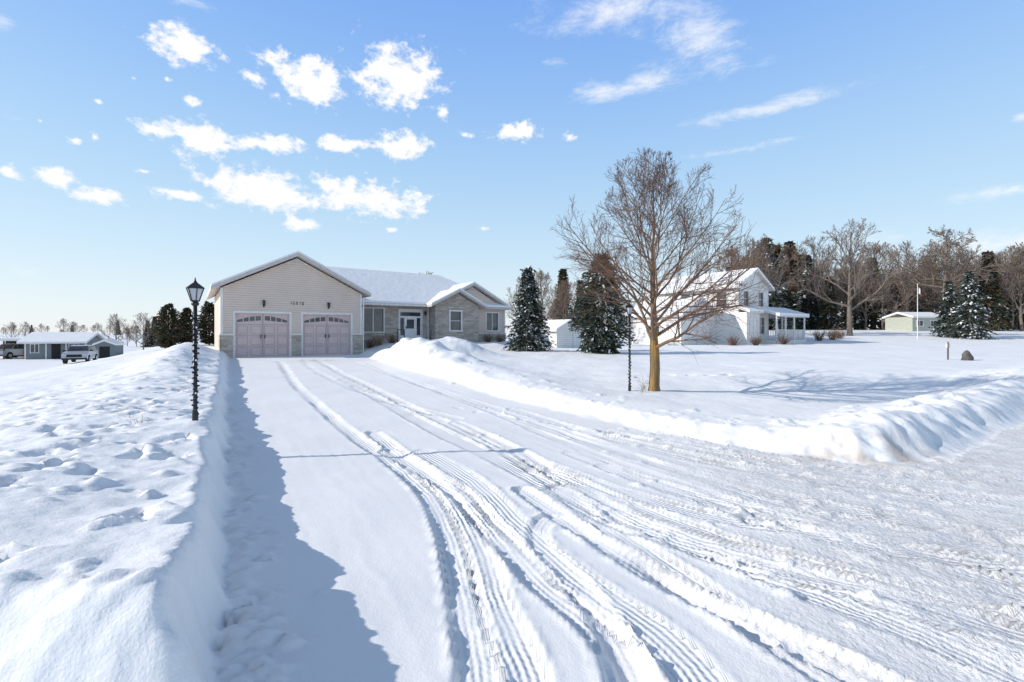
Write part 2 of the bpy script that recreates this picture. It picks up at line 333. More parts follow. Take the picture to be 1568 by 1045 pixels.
def snowmat(name,base,track=False):
    m,nt,b=newmat(name); N=nt.nodes; L=nt.links
    tc=N.new('ShaderNodeTexCoord')
    def noise(s,d=4,r=.5):
        n=N.new('ShaderNodeTexNoise'); n.inputs['Scale'].default_value=s; n.inputs['Detail'].default_value=d; n.inputs['Roughness'].default_value=r
        L.new(tc.outputs['Object'],n.inputs['Vector']); return n.outputs[0]
    def mth(op,a,b_=None):
        n=N.new('ShaderNodeMath'); n.operation=op
        for i,v in enumerate((a,b_)):
            if v is None: continue
            if isinstance(v,(int,float)): n.inputs[i].default_value=v
            else: L.new(v,n.inputs[i])
        return n.outputs[0]
    ad=N.new('ShaderNodeAttribute'); ad.attribute_name='dirt'
    mx=N.new('ShaderNodeMix'); mx.data_type='RGBA'; mx.inputs[6].default_value=(*base,1); mx.inputs[7].default_value=(.42,.30,.19,1)
    L.new(ad.outputs['Fac'],mx.inputs[0])
    mx2=N.new('ShaderNodeMix'); mx2.data_type='RGBA'; mx2.blend_type='MULTIPLY'; mx2.inputs[0].default_value=1
    mr=N.new('ShaderNodeMapRange'); mr.inputs[1].default_value=.3; mr.inputs[2].default_value=.7; mr.inputs[3].default_value=.95; mr.inputs[4].default_value=1.02
    L.new(noise(.8,5),mr.inputs[0]); L.new(mx.outputs[2],mx2.inputs[6]); L.new(mr.outputs[0],mx2.inputs[7]); L.new(mx2.outputs[2],b.inputs['Base Color'])
    b.inputs['Roughness'].default_value=.65; b.inputs['Specular IOR Level'].default_value=.25
    h=mth('MULTIPLY',noise(8,4,.55),.014 if not track else .004)
    h=mth('ADD',h,mth('MULTIPLY',noise(75,2),.0020))
    if track:
        at=N.new('ShaderNodeAttribute'); at.attribute_name='tlat'; am=N.new('ShaderNodeAttribute'); am.attribute_name='tmask'; al=N.new('ShaderNodeAttribute'); al.attribute_name='talg'
        wb=mth('MULTIPLY',noise(5,2),.03)
        g=mth('SINE',mth('MULTIPLY',mth('ADD',at.outputs['Fac'],wb),2*math.pi/.042))
        g2=mth('SINE',mth('MULTIPLY',mth('ADD',mth('ADD',al.outputs['Fac'],wb),mth('ABSOLUTE',at.outputs['Fac'])),2*math.pi/.05))
        g=mth('ADD',g,mth('MULTIPLY',g2,.3))
        k=N.new('ShaderNodeMapRange'); k.inputs[1].default_value=.38; k.inputs[2].default_value=.66; k.inputs[3].default_value=.0012; k.inputs[4].default_value=.0056
        L.new(noise(1.7,3),k.inputs[0])
        g=mth('MULTIPLY',mth('MULTIPLY',g,am.outputs['Fac']),k.outputs[0])
        h=mth('ADD',h,g)
        ac=N.new('ShaderNodeAttribute'); ac.attribute_name='churn'
        h=mth('ADD',h,mth('MULTIPLY',mth('MULTIPLY',noise(24,4,.7),ac.outputs['Fac']),.026))
    bp=N.new('ShaderNodeBump'); bp.inputs['Distance'].default_value=1.0; bp.inputs['Strength'].default_value=1
    L.new(h,bp.inputs['Height']); L.new(bp.outputs[0],b.inputs['Normal'])
    return m
M['snow']=snowmat('snow',(.91,.907,.905))
M['dsnow']=snowmat('packed_snow',(.88,.875,.872),True)
ny,nx=Z.shape
idx=np.arange(ny*nx).reshape(ny,nx)
F=np.stack([idx[:-1,:-1],idx[:-1,1:],idx[1:,1:],idx[1:,:-1]],-1).reshape(-1,4)
fc=(TL[:-1,:-1]>-.03)&(QR[:-1,:-1]<.03); qf=Q[:-1,:-1]
lpg=-(X-HO[0])*sa+(Y-HO[1])*ca
isroad=(qf<-1.0)&((fc)|(Y[:-1,:-1]<1.0))
isdrive=fc&~isroad&(lpg[:-1,:-1]<.3)
V=np.stack([X,Y,Z],-1).reshape(-1,3); NV=NRM.reshape(-1,3)
attrs={'dirt':dirt,'tlat':LAT,'tmask':TM,'talg':ALG,'churn':ch}
def sheet(name,mask,material):
    f=F[mask.reshape(-1)]; u,inv=np.unique(f,return_inverse=True); f=inv.reshape(-1,4)
    me=bpy.data.meshes.new(name); me.vertices.add(len(u)); me.vertices.foreach_set('co',V[u].astype(np.float32).ravel())
    me.loops.add(f.size); me.loops.foreach_set('vertex_index',f.astype(np.int32).ravel())
    me.polygons.add(len(f)); me.polygons.foreach_set('loop_start',np.arange(0,f.size,4,dtype=np.int32)); 
    me.polygons.foreach_set('use_smooth',np.ones(len(f),bool)); me.update(calc_edges=True)
    for k,a in attrs.items():
        at=me.attributes.new(k,'FLOAT','POINT'); at.data.foreach_set('value',a.reshape(-1)[u].astype(np.float32))
    me.normals_split_custom_set_from_vertices(NV[u].tolist())
    me.materials.append(M[material]); o=bpy.data.objects.new(name,me); sc.collection.objects.link(o)
sheet('snowy_ground',~(isroad|isdrive),'snow')
sheet('driveway',isdrive,'dsnow')
sheet('road',isroad,'dsnow')

# ---------------------------------------------------------------- building helpers
def wall(mb,x0,x1,z0,z1,y,ops=(),m=0,rev=.1,rm=None):
    cx=sorted({x0,x1,*[v for o in ops for v in o[:2]]}); cz=sorted({z0,z1,*[v for o in ops for v in o[2:]]})
    for a,b in zip(cx[:-1],cx[1:]):
        for c,d in zip(cz[:-1],cz[1:]):
            mxx,mz=(a+b)/2,(c+d)/2
            if any(o[0]<mxx<o[1] and o[2]<mz<o[3] for o in ops): continue
            mb.face([(a,y,c),(b,y,c),(b,y,d),(a,y,d)],m)
    for o in ops:
        a,b,c,d=o; k=rm if rm is not None else m
        mb.face([(a,y,c),(a,y,d),(a,y+rev,d),(a,y+rev,c)],k); mb.face([(b,y,c),(b,y+rev,c),(b,y+rev,d),(b,y,d)],k)
        mb.face([(a,y,d),(b,y,d),(b,y+rev,d),(a,y+rev,d)],k); mb.face([(a,y,c),(a,y+rev,c),(b,y+rev,c),(b,y,c)],k)
def win_y(mb,x0,x1,z0,z1,y,nv=1,nh=0,fw=.07,tr=0,gl=1,cu=2):
    mb.box(x0-fw,x0,y-.03,y+.06,z0,z1,tr); mb.box(x1,x1+fw,y-.03,y+.06,z0,z1,tr)
    mb.box(x0-fw-.02,x1+fw+.02,y-.05,y+.06,z0-fw,z0,tr); mb.box(x0-fw-.01,x1+fw+.01,y-.035,y+.06,z1,z1+fw,tr)
    mb.face([(x0,y+.07,z0),(x1,y+.07,z0),(x1,y+.07,z1),(x0,y+.07,z1)],gl)
    for i in range(nv):
        xx=x0+(x1-x0)*(i+1)/(nv+1); mb.box(xx-.03,xx+.03,y+.02,y+.065,z0,z1,tr)
    for i in range(nh):
        zz=z0+(z1-z0)*(i+1)/(nh+1); mb.box(x0,x1,y+.025,y+.064,zz-.02,zz+.02,tr)
def gable_roof(mb,sn,xr,zr,xl,xR,ze,y0,y1,th=.16,st=.11,fas=0,sof=1,snm=0):
    L=[(xl,y0,ze),(xr,y0,zr),(xr,y1,zr),(xl,y1,ze)]; Rr=[(xr,y0,zr),(xR,y0,ze),(xR,y1,ze),(xr,y1,zr)]
    mb.prism(L,th,fas,sof); mb.prism(Rr,th,fas,sof)
    g=.025; 
    def up(p,k): return [(a,b,c+k) for a,b,c in p]
    sn.prism(up([(xl+g,y0+g,ze+.004),(xr,y0+g,zr+.002),(xr,y1-g,zr+.002),(xl+g,y1-g,ze+.004)],st),st,snm)
    sn.prism(up([(xr,y0+g,zr+.002),(xR-g,y0+g,ze+.004),(xR-g,y1-g,ze+.004),(xr,y1-g,zr+.002)],st),st,snm)

# ---------------------------------------------------------------- main house
H=empty('bungalow_house',HO,R(35))
w=MB() # walls : 0 siding 1 stone 2 trim
d1,d2=(.60,3.04,-.2,2.23),(3.70,6.20,-.2,2.23); G0=-.3
wall(w,0,6.8,G0,3.45,0,[d1,d2],0,.22,2)
w.face([(0,0,3.45),(6.8,0,3.45),(3.4,0,3.45+3.4*.513)],0)
w.face([(0,0,G0),(0,8.2,G0),(0,8.2,3.45),(0,0,3.45)][::-1],0)
w.face([(6.8,0,G0),(6.8,8.2,G0),(6.8,8.2,3.45),(6.8,0,3.45)],0)
w.face([(0,8.2,G0),(6.8,8.2,G0),(6.8,8.2,3.45),(3.4,8.2,5.2),(0,8.2,3.45)],0)
for a,b in((-.02,.5),(3.14,3.6),(6.3,6.82)):
    w.box(a,b,-.09,-.003,G0,1.12,1); w.box(a-.04,b+.04,-.13,-.002,1.12,1.2,2)
w.box(-.06,-.003,-.09,1.2,G0,1.12,1)
w.box(-.02,.09,-.02,-.002,1.2,3.42,2); w.box(6.71,6.82,-.02,-.002,1.2,3.42,2)
for a,b,_,t in(d1,d2):
    w.box(a-.1,a,-.03,.02,-.2,t+.1,2); w.box(b,b+.1,-.03,.02,-.2,t+.1,2); w.box(a,b,-.031,.02,t,t+.1,2)
win=(7.47,8.78,1.3,2.75); door=(9.85,11.35,.55,2.65)
wall(w,6.8,11.9,G0,3.05,2.0,[win,door],1,.1,2)
wall(w,11.9,15.2,G0,3.05,1.0,[(13.0,13.8,1.4,2.65)],1,.1,2)
w.face([(11.9,1,3.05),(15.2,1,3.05),(13.55,1,3.05+1.65*.51)],1)
w.face([(11.9,1,G0),(11.9,1,3.05),(11.9,2,3.05),(11.9,2,G0)],1)
w.face([(15.2,1,G0),(15.2,2,G0),(15.2,2,3.05),(15.2,1,3.05)],1)
wall(w,15.2,18.0,1.15,3.05,1.9,[(16.4,17.4,1.4,2.65)],0,.1,2)
w.face([(12.4,1.9,3.05),(18.0,1.9,3.05),(15.2,1.9,3.05+2.8*.51)],0)
w.box(15.2,18.04,1.82,2.1,G0,1.12,1); w.box(15.2,18.07,1.79,2.1,1.12,1.18,2)
w.face([(18,1.9,G0),(18,11,G0),(18,11,3.05),(18,1.9,3.05)],0)
w.face([(6.8,11,G0),(18,11,G0),(18,11,3.05),(6.8,11,3.05)],0); w.face([(6.8,8,G0),(6.8,11,G0),(6.8,11,3.05),(6.8,8,3.05)],0)
w.box(17.92,18.03,1.87,1.895,1.18,3.04,2)
w.obj('walls',['siding','stone','trim'],H)
rf=MB(); sn=MB()
gable_roof(rf,sn,3.4,5.44,-.42,7.22,3.48,-.45,8.6,.17,.10)
gable_roof(rf,sn,13.55,4.13,11.45,15.65,3.06,.6,5.0,.15,.10)
gable_roof(rf,sn,15.2,4.74,11.95,18.45,3.08,1.55,6.2,.15,.11)
A=[(3.4,1.5,3.08),(18.4,1.52,3.08),(14.85,6.5,5.62),(3.4,6.5,5.62)]
B=[(3.4,6.5,5.62),(14.85,6.5,5.62),(18.4,11.5,3.08),(3.4,11.5,3.08)]
C=[(18.4,1.52,3.08),(18.4,11.5,3.08),(14.85,6.5,5.62)]
for P in(A,B,C):
    rf.prism(P,.16,0,1)
sn.prism([(3.4,1.53,3.22),(18.35,1.55,3.22),(14.85,6.5,5.77),(3.4,6.5,5.77)],.135,0)
sn.prism([(3.4,6.5,5.77),(14.85,6.5,5.77),(18.35,11.45,3.22),(3.4,11.45,3.22)],.135,0)
sn.prism([(18.36,1.56,3.22),(18.36,11.44,3.22),(14.85,6.5,5.772)],.135,0)
rf.obj('roof',['fascia','soffit'],H)
sn.obj('roof_snow',['rsnow'],H,bevel=.04)
wn=MB()
win_y(wn,*win[:2],*win[2:],2.0,1,0)
wn.box(win[0]+.05,win[0]+.2,2.075,2.08,win[2],win[3],2)
win_y(wn,13.0,13.8,1.4,2.65,1.0,0,1,.1); win_y(wn,16.4,17.4,1.4,2.65,1.9,1,0,.1)
wn.obj('windows',['trim','glass','curtain'],H)
dr=MB()
a,b,c,d=door
dr.box(a-.08,a,1.97,2.06,c,d+.1,0); dr.box(b,b+.08,1.97,2.06,c,d+.1,0); dr.box(a,b,1.968,2.06,d,d+.12,0)
dr.box(a,b,2.04,2.09,c,d,0)
for x0,x1 in((a+.06,a+.3),(b-.3,b-.06)): dr.box(x0,x1,2.03,2.041,c+.5,d-.45,1)
dr.box(a+.06,b-.06,2.03,2.0415,d-.33,d-.08,1)
dr.box(a+.34,a+.38,2.0,2.04,c,d-.4,0); dr.box(b-.38,b-.34,2.0,2.04,c,d-.4,0)
dr.box(a+.5,b-.5,2.03,2.042,c+.95,d-.55,1); dr.box(a+.44,a+.47,1.98,2.04,c+.95,c+1.1,2)
dr.box(a-.6,b+.3,.9,1.96,-.3,c-.02,3); dr.box(a-.2,b+.1,.55,.9,-.3,c-.2,3)
for xx in(a-.55,a-.1,b+.2):
    dr.box(xx-.02,xx+.02,.92,.96,c-.02,c+.85,2)
dr.box(a-.57,a-.08,.925,.955,c+.85,c+.89,2)
dr.obj('entry_door',['trim','glass','black','rsnow'],H)
for nm,(a,b,c,d) in(('garage_door_west',d1),('garage_door_east',d2)):
    g=MB(); g.box(a,b,.14,.2,c,d,0)
    nr,nc=4,4; ph=(d-.02)/nr; pw=(b-a)/nc
    for i in range(nr):
        z0=.0+i*ph
        if i>0: g.box(a,b,.132,.141,z0-.012,z0+.012,1)
        if i==3: continue
        for j in range(nc):
            x0=a+j*pw; e=.07
            g.box(x0+e,x0+pw-e,.134,.1405,z0+e,z0+ph-e,1); g.box(x0+e+.02,x0+pw-e-.02,.122,.1341,z0+e+.02,z0+ph-e-.02,0)
    for k in(0,1):
        xa=a+k*(b-a)/2+.09; xb=a+(k+1)*(b-a)/2-.09; zb=3*ph+.12; n=10
        def hh_(t): 
            u_=t if k==0 else 1-t
            return .05+.27*math.sin(math.pi/2*(.12+.88*u_))
        def lo_(t):
            u_=t if k==0 else 1-t
            return .10*u_
        top=[(xa+(xb-xa)*i/n, zb+hh_(i/n)) for i in range(n+1)]; bot=[(xa+(xb-xa)*i/n, zb+lo_(i/n)) for i in range(n+1)]
        g.face([(x,.128,z) for x,z in bot]+[(x,.128,z) for x,z in top[::-1]],2)
        for i in range(1,4):
            xx=xa+(xb-xa)*i/4; g.box(xx-.02,xx+.02,.115,.1275,zb+lo_(i/4),zb+hh_(i/4),0)
    g.box((a+b)/2-.015,(a+b)/2+.015,.12,.133,.02,d-.02,1)
    for s in(-1,1): g.box((a+b)/2+s*.09-.02,(a+b)/2+s*.09+.02,.08,.12,.95,1.15,3)
    g.obj(nm,['gdoor','gdoor2','glass','black'],H)
fx=MB()
for xx in(1.85,5.0):
    fx.box(xx-.05,xx+.05,-.14,-.02,2.62,2.85,0); fx.box(xx-.08,xx+.08,-.17,-.01,2.85,2.88,0); fx.box(xx-.035,xx+.035,-.02,0,2.55,2.9,0)
fx.box(11.55,11.65,1.85,1.95,2.4,2.65,0)
seg={'1':'bc','5':'afgcd','9':'abcdfg','7':'abc','0':'abcdef'}
x0=3.06
for chh in '15970':
    for s_ in seg[chh]:
        hh=.07; ww=.075; zz=2.72
        g={'a':(0,ww,2*hh,2*hh+.016),'g':(0,ww,hh,hh+.016),'d':(0,ww,0,.016),'b':(ww-.016,ww,hh,2*hh),'c':(ww-.016,ww,0,hh),'f':(0,.016,hh,2*hh),'e':(0,.016,0,hh)}[s_]
        fx.box(x0+g[0],x0+g[1],-.02,-.004,zz+g[2],zz+g[3],0)
    x0+=.15
fx.obj('wall_lights_and_number',['black'],H)
vt=MB()
vt.face([(2.85,-.012,4.88),(3.95,-.012,4.88),(3.4,-.012,5.16)],0); vt.face([(2.98,-.02,4.91),(3.82,-.02,4.91),(3.4,-.02,5.12)],1)
vt.face([(14.8,1.885,4.3),(15.6,1.885,4.3),(15.2,1.885,4.5)],1)
vt.tube([(11.8,1.9,3.0),(11.8,1.9,.4)],[.045,.045],6,0); vt.tube([(6.9,-.1,3.25),(6.9,-.06,3.0),(6.87,-.06,.0)],[.04]*3,6,0)
vt.box(7.2,11.5,1.40,1.5,2.94,3.06,0)
vt.obj('vents_and_gutters',['trim','fascia'],H)

# ---------------------------------------------------------------- lamp posts
def lamp(x,y,name,hgt):
    z=T(x,y); e=empty(name,(x,y,z))
    p=MB(); hp=hgt-.34
    p.tube([(0,0,-.4),(0,0,.12),(0,0,.14),(0,0,hp)],[.034,.034,.024,.022],10,0)
    p.tube([(0,0,hp-.02),(0,0,hp),(0,0,hp+.02),(0,0,hp+.035)],[.024,.042,.042,.03],10,0)
    p.tube([(0,0,hp*.82),(0,0,hp*.83),(0,0,hp*.845)],[.024,.034,.024],10,0)
    p.obj('post',['black'],e,True)
    g=MB(); N_=130
    pts=[(.031*math.cos(i*.9),.031*math.sin(i*.9),.1+(hp-.2)*i/N_) for i in range(N_+1)]
    g.tube(pts,[.0065]*len(pts),4,0); 
    for i in range(0,N_,3):
        q=pts[i]; k=1.3; g.box(q[0]*k-.006,q[0]*k+.006,q[1]*k-.006,q[1]*k+.006,q[2]-.010,q[2]+.010,1 if i%2 else 0)
    g.obj('wrapped_light_string',['black','tsnow'],e)
    l=MB(); n=6; zb=hp+.035
    for k in range(n):
        t=2*math.pi*k/n+.3; t2=2*math.pi*(k+1)/n+.3
        b0=(.045*math.cos(t),.045*math.sin(t),zb+.01); t0=(.095*math.cos(t),.095*math.sin(t),zb+.17)
        b1=(.045*math.cos(t2),.045*math.sin(t2),zb+.01); t1=(.095*math.cos(t2),.095*math.sin(t2),zb+.17)
        l.tube([b0,t0],[.007,.007],4,0); l.tube([t0,t1],[.009,.009],4,0); l.tube([b0,b1],[.008,.008],4,0)
        l.face([(b0[0]*.93,b0[1]*.93,b0[2]),(b1[0]*.93,b1[1]*.93,b1[2]),(t1[0]*.95,t1[1]*.95,t1[2]),(t0[0]*.95,t0[1]*.95,t0[2])],1)
        l.tube([t0,(.03*math.cos(t),.03*math.sin(t),zb+.225)],[.008,.006],4,0)
        l.face([(.106*math.cos(t),.106*math.sin(t),zb+.172),(.106*math.cos(t2),.106*math.sin(t2),zb+.172),(.03*math.cos(t2),.03*math.sin(t2),zb+.235),(.03*math.cos(t),.03*math.sin(t),zb+.235)],0)
    l.tube([(0,0,zb+.01),(0,0,zb+.09)],[.012,.012],6,0)
    l.tube([(0,0,zb+.23),(0,0,zb+.25),(0,0,zb+.262),(0,0,zb+.305)],[.032,.02,.012,.003],8,0)
    l.obj('lantern',['black','glassclr'],e)
lamp(-3.94,5.66,'lamp_post',1.80)
lamp(2.70,10.45,'lamp_post',2.05)

# ---------------------------------------------------------------- trees
def rot_dir(d,ang,az):
    a=d.orthogonal().normalized(); b=d.cross(a); o=a*math.cos(az)+b*math.sin(az)
    return (d*math.cos(ang)+o*math.sin(ang)).normalized()
def bare_tree(seed,H,cb,cr_,tr,n1,n2,n3,n4,twr=.006,steep=(22,52),trop=.10,sides1=8,gnarl=.12,limb=0,lenk=.82,rk=.62,low=.35,upf=.45):
    rg=random.Random(seed); mb=MB(); cz=(cb+H)/2; hz=(H-cb)/2*1.04
    def env(p): return (p.x/cr_)**2+(p.y/cr_)**2+((p.z-cz)/hz)**2
    def branch(p,d,L,r,seg,lvl,sides,m):
        pts=[p.copy()]; dirs=[d.copy()]; q=p.copy(); dd=d.copy(); st=L/seg
        for i in range(seg):
            dd=(dd+Vector((rg.gauss(0,gnarl),rg.gauss(0,gnarl),rg.gauss(0,gnarl)*.6+trop))).normalized()
            q=q+dd*st
            if env(q)>.92+.25*rg.random() and q.z>cb*.8 and i>0: 
                q=pts[-1]+ (q-pts[-1])*.5; pts.append(q.copy()); dirs.append(dd.copy()); break
            pts.append(q.copy()); dirs.append(dd.copy())
        n=len(pts); rad=[max(twr*.6,r*(1-.85*i/(n-1))) for i in range(n)]
        mb.tube(pts,rad,sides,m,False); return pts,dirs,rad
    def at(pts,dirs,rad,f):
        k=f*(len(pts)-1); i=min(int(k),len(pts)-2); t=k-i
        return pts[i].lerp(pts[i+1],t),dirs[i+1],rad[i]+(rad[i+1]-rad[i])*t
    n=12
    tp=[Vector((0,0,-.3)),Vector((0,0,0)),Vector((0,0,.15))]; rr=[tr*1.35,tr*1.25,tr*1.02]
    q=Vector((0,0,.15)); top=H*.93
    for i in range(1,n+1):
        f=i/n; z=.15+(top-.15)*f
        q=Vector((q.x+rg.gauss(0,.014*H/5),q.y+rg.gauss(0,.014*H/5),z)); tp.append(q.copy())
        fr=max(0,(z-cb)/(top-cb)); rr.append(tr*(1-.1*min(1,z/cb)) if z<cb else tr*.9*(1-fr)**1.15*.75+twr*1.5)
    ks=next(i for i,p in enumerate(tp) if p.z>cb+.12*H)
    mb.tube(tp[:ks+1],rr[:ks+1],sides1,0,False); mb.tube(tp[ks:],rr[ks:],sides1,limb,False)
    def trunk_at(z):
        for i in range(len(tp)-1):
            if tp[i].z<=z<=tp[i+1].z:
                t=(z-tp[i].z)/(tp[i+1].z-tp[i].z); return tp[i].lerp(tp[i+1],t), rr[i]+(rr[i+1]-rr[i])*t
        return tp[-1].copy(),rr[-1]
    az=rg.random()*6
    for i in range(n1):
        f=(i+.3*rg.random())/n1; z=cb+(H*.86-cb)*f**1.15; p,pr=trunk_at(z)
        az+=2.4+rg.uniform(-.3,.3)
        ang=R(rg.uniform(*steep))*(1.0-upf*f); 
        if i<n1*low: ang=R(rg.uniform(steep[0]+14,steep[1]+10))
        d=Vector((math.sin(ang)*math.cos(az),math.sin(ang)*math.sin(az),math.cos(ang)))
        L=(H-cb)*(lenk-.5*f)*rg.uniform(.85,1.1); r=min(pr*rk,tr*rk*.8*(1-.6*f))
        P1=branch(p,d,L,r,8,1,max(4,sides1-3),limb)
        for j in range(n2):
            f2=.18+.8*(j+rg.random()*.6)/n2; p2,dd2,r2=at(*P1,min(f2,.98))
            d2_=rot_dir(dd2,R(rg.uniform(25,55)),rg.uniform(0,6.28)); d2_.z+=.10; d2_.normalize()
            L2=L*(.42*(1-f2)+.16)*rg.uniform(.7,1.2)
            P2=branch(p2,d2_,L2,min(r2*.6,r*.4)+twr*.3,4,2,4,1 if j%3 else limb)
            for k in range(n3):
                f3=.15+.82*(k+rg.random()*.5)/n3; p3,dd3,r3=at(*P2,min(f3,.98))
                d3_=rot_dir(dd3,R(rg.uniform(22,50)),rg.uniform(0,6.28))
                L3=L2*(.42*(1-f3)+.22)*rg.uniform(.7,1.2)
                P3=branch(p3,d3_,L3,max(twr,r3*.5),3,3,3,1)
                for l in range(n4):
                    f4=.2+.75*(l+rg.random()*.5)/max(1,n4); p4,dd4,r4=at(*P3,min(f4,.98))
                    branch(p4,rot_dir(dd4,R(rg.uniform(22,45)),rg.uniform(0,6.28)),L3*.55*rg.uniform(.6,1.1),twr*.8,2,4,3,1)
    return mb
t=bare_tree(17,5.25,1.0,2.45,.118,30,11,7,3,.0044,(30,58),trop=.045,limb=2,lenk=.80,rk=.48,low=.45,upf=.25,gnarl=.10)
me=t.mesh('maple_tree',['bark','twig','limb'],True); inst('bare_maple_tree',me,(3.28,10.5,T(3.28,10.5)-.02),3.5)

def conifer(seed,H,Rm,nl,nb,ns,leaf,prof=.85,droop=.25,snow=.3,base=.04,up=0.0):
    rg=random.Random(seed); mb=MB()
    mb.tube([(0,0,-.3),(0,0,H*.5),(0,0,H*.98)],[H*.022,H*.014,.01],6,0)
    for l in range(nl):
        f=base+(1-base)*(l+.5*rg.random())/nl; z0=f*H
        if prof=='col': rad=Rm*(math.sin(min(1,f*1.6+.25)*math.pi/2)*(1-max(0,f-.45)/.58)**.75)
        else: rad=Rm*(1-f)**prof
        rad=max(rad,.05*Rm)
        for b in range(max(4,int(nb*(1-.5*f)))):
            az=rg.uniform(0,6.283); L=rad*rg.uniform(.62,1.18); sn_=rg.random()<snow; tone=1 if rg.random()<.6 else 2
            ca_,sa_=math.cos(az),math.sin(az)
            zt=z0+rg.uniform(-.5,.5)*H/nl
            for s in range(ns):
                t=.25+.78*(s+rg.random())/ns; r=L*t; z=zt-droop*r*t+up*r+rg.gauss(0,.03*Rm)
                wd=leaf*(1.15-.5*t); sx=rg.gauss(0,.10*Rm*(1.1-t*.6))
                c=Vector((ca_*r-sa_*sx,sa_*r+ca_*sx,z))
                dv=Vector((ca_+rg.gauss(0,.5),sa_+rg.gauss(0,.5),-droop*1.2+up+rg.gauss(0,.35))).normalized()
                sv=dv.cross(Vector((rg.gauss(0,.4),rg.gauss(0,.4),1))).normalized()
                L_=wd*rg.uniform(1.1,2.0)
                mb.face([c-sv*wd*.35,c+sv*wd*.35,c+dv*L_+sv*wd*.08,c+dv*L_-sv*wd*.08],tone)
                if rg.random()<.5: mb.face([c-sv*wd*.1+Vector((0,0,-wd*.4)),c+dv*L_*.8+Vector((0,0,-wd*.35)),c+dv*L_*.7+Vector((0,0,.02)),c+Vector((0,0,.02))],tone)
                if sn_ and t>.35 and rg.random()<.6:
                    o=Vector((0,0,leaf*.18)); k=.42
                    mb.face([c-sv*wd*k+o,c+sv*wd*k+o,c+dv*L_*.75+sv*wd*.22+o,c+dv*L_*.75-sv*wd*.2+o],3)
    return mb
sp1=conifer(1,4.8,1.5,34,17,13,.16,.72,.28,.42).mesh('spruce',['bark2','ndlb','ndl','tsnow'])
sp2=conifer(2,5.0,1.65,34,17,14,.17,'col',.22,.24).mesh('bushy_spruce',['bark2','ndl','ndlb','tsnow'])
sp3=conifer(3,9,2.2,30,13,11,.32,.9,.3,.12).mesh('tall_spruce',['bark2','ndl','rust','tsnow'])
sp4=conifer(4,9,2.5,28,13,11,.34,.8,.3,.45).mesh('snowy_spruce',['bark2','ndlb','ndl','tsnow'])
ced=conifer(6,3.3,1.0,28,18,10,.15,'col',.05,.03,up=.25).mesh('cedar',['bark2','ndl','rust','tsnow'])
def P(name,me,u,d,rz=0,s=1,sz=None,dz=-.05):
    x=u*d; return inst(name,me,(x,d,T(x,d)+dz),rz,s,None,sz)
P('spruce_tree',sp1,.036,26.0,0,1.0)
P('spruce_tree',sp2,.197,23.3,1,1.03)
P('spruce_tree',sp3,.112,44,1,.82)
P('spruce_tree',sp3,.15,46,2,.72)
P('cedar_tree',ced,-.755,30,0,.90); P('cedar_tree',ced,-.715,31,2,.80); P('cedar_tree',ced,-.665,32,4,.92)
M['tw3']=mat('brown_twig',(.32,.22,.155),.9,(.21,.14,.10),3)
bt1=bare_tree(21,11,2.5,4.8,.26,15,8,6,2,.018,(28,60),sides1=6,gnarl=.2).mesh('spreading_tree',['bark2','twig2'],True)
bt2=bare_tree(22,10,2.0,3.4,.16,16,8,6,2,.016,(20,45),sides1=6,gnarl=.16).mesh('upright_tree',['bark2','twig2'],True)
bt3=bare_tree(23,9,1.5,3.4,.15,14,8,6,2,.016,(28,55),sides1=6,gnarl=.2).mesh('bushy_tree',['bark2','twig2'],True)
bt4=bare_tree(24,8,1.0,3.0,.12,14,8,6,2,.018,(18,45),sides1=6,gnarl=.18).mesh('brown_tree',['bark2','tw3'],True)
bt5=bare_tree(27,9,3.0,3.8,.20,13,9,7,2,.020,(35,75),sides1=6,gnarl=.28,trop=.02).mesh('twisted_tree',['bark2','twig2'],True)
P('bare_tree',bt1,.742,50,0,1.12); P('bare_tree',bt5,.95,62,0,1.62); P('bare_tree',bt2,.545,52,2,1.10)
P('bare_tree',bt4,.065,40,1,.80); P('bare_tree',bt4,.12,36,2,.66,.64); P('bare_tree',bt4,.03,44,4,.8); P('bare_tree',bt3,-.185,52,1,.86)
P('bare_tree',bt2,1.12,60,3,1.12); P('bare_tree',bt3,.50,50,1,.95)
P('spruce_tree',sp4,1.005,46,1,.76); P('spruce_tree',sp4,.96,48,2,.66); P('spruce_tree',sp3,1.045,62,2,1.22)
P('bare_tree',bt3,-.87,75,1,.66); P('bare_tree',bt3,-.81,62,2,.56); P('bare_tree',bt2,-.965,90,2,.5)
Wd=empty('distant_woodland',(0,0,0))
rg=random.Random(9)
for i in range(66):
    u=.48+.80*i/65+rg.uniform(-.01,.01); d=rg.uniform(66,88); k=rg.random()
    con=(.57<u<.66 and k<.55) or k<.14
    me=rg.choice([sp3,sp3,sp4]) if con else rg.choice([bt4,bt3,bt3,bt2])
    hpx=rg.uniform(95,132) if u>.67 or u<.53 else rg.uniform(120,150)
    Ht={sp3:9,sp4:9,bt4:8,bt3:9,bt2:10}[me]; s=(hpx/697*d)/Ht
    x=u*d; inst('woodland_tree',me,(x,d,T(x,d)-.2),rg.uniform(0,6),s*rg.uniform(.85,1.05),Wd)
for i in range(30):
    u=.55+.8*i/29; d=rg.uniform(95,115); x=u*d; me=rg.choice([bt4,bt4,bt3,sp3])
    inst('woodland_tree',me,(x,d,T(x,d)-.3),rg.uniform(0,6),rg.uniform(1.2,1.5),Wd)
for i in range(9):
    u=.05+.27*i/8; d=rg.uniform(60,80); x=u*d; inst('woodland_tree',rg.choice([bt4,bt3]),(x,d,T(x,d)-.3),rg.uniform(0,6),rg.uniform(.55,.95),Wd)
Wl=empty('distant_tree_line',(0,0,0))
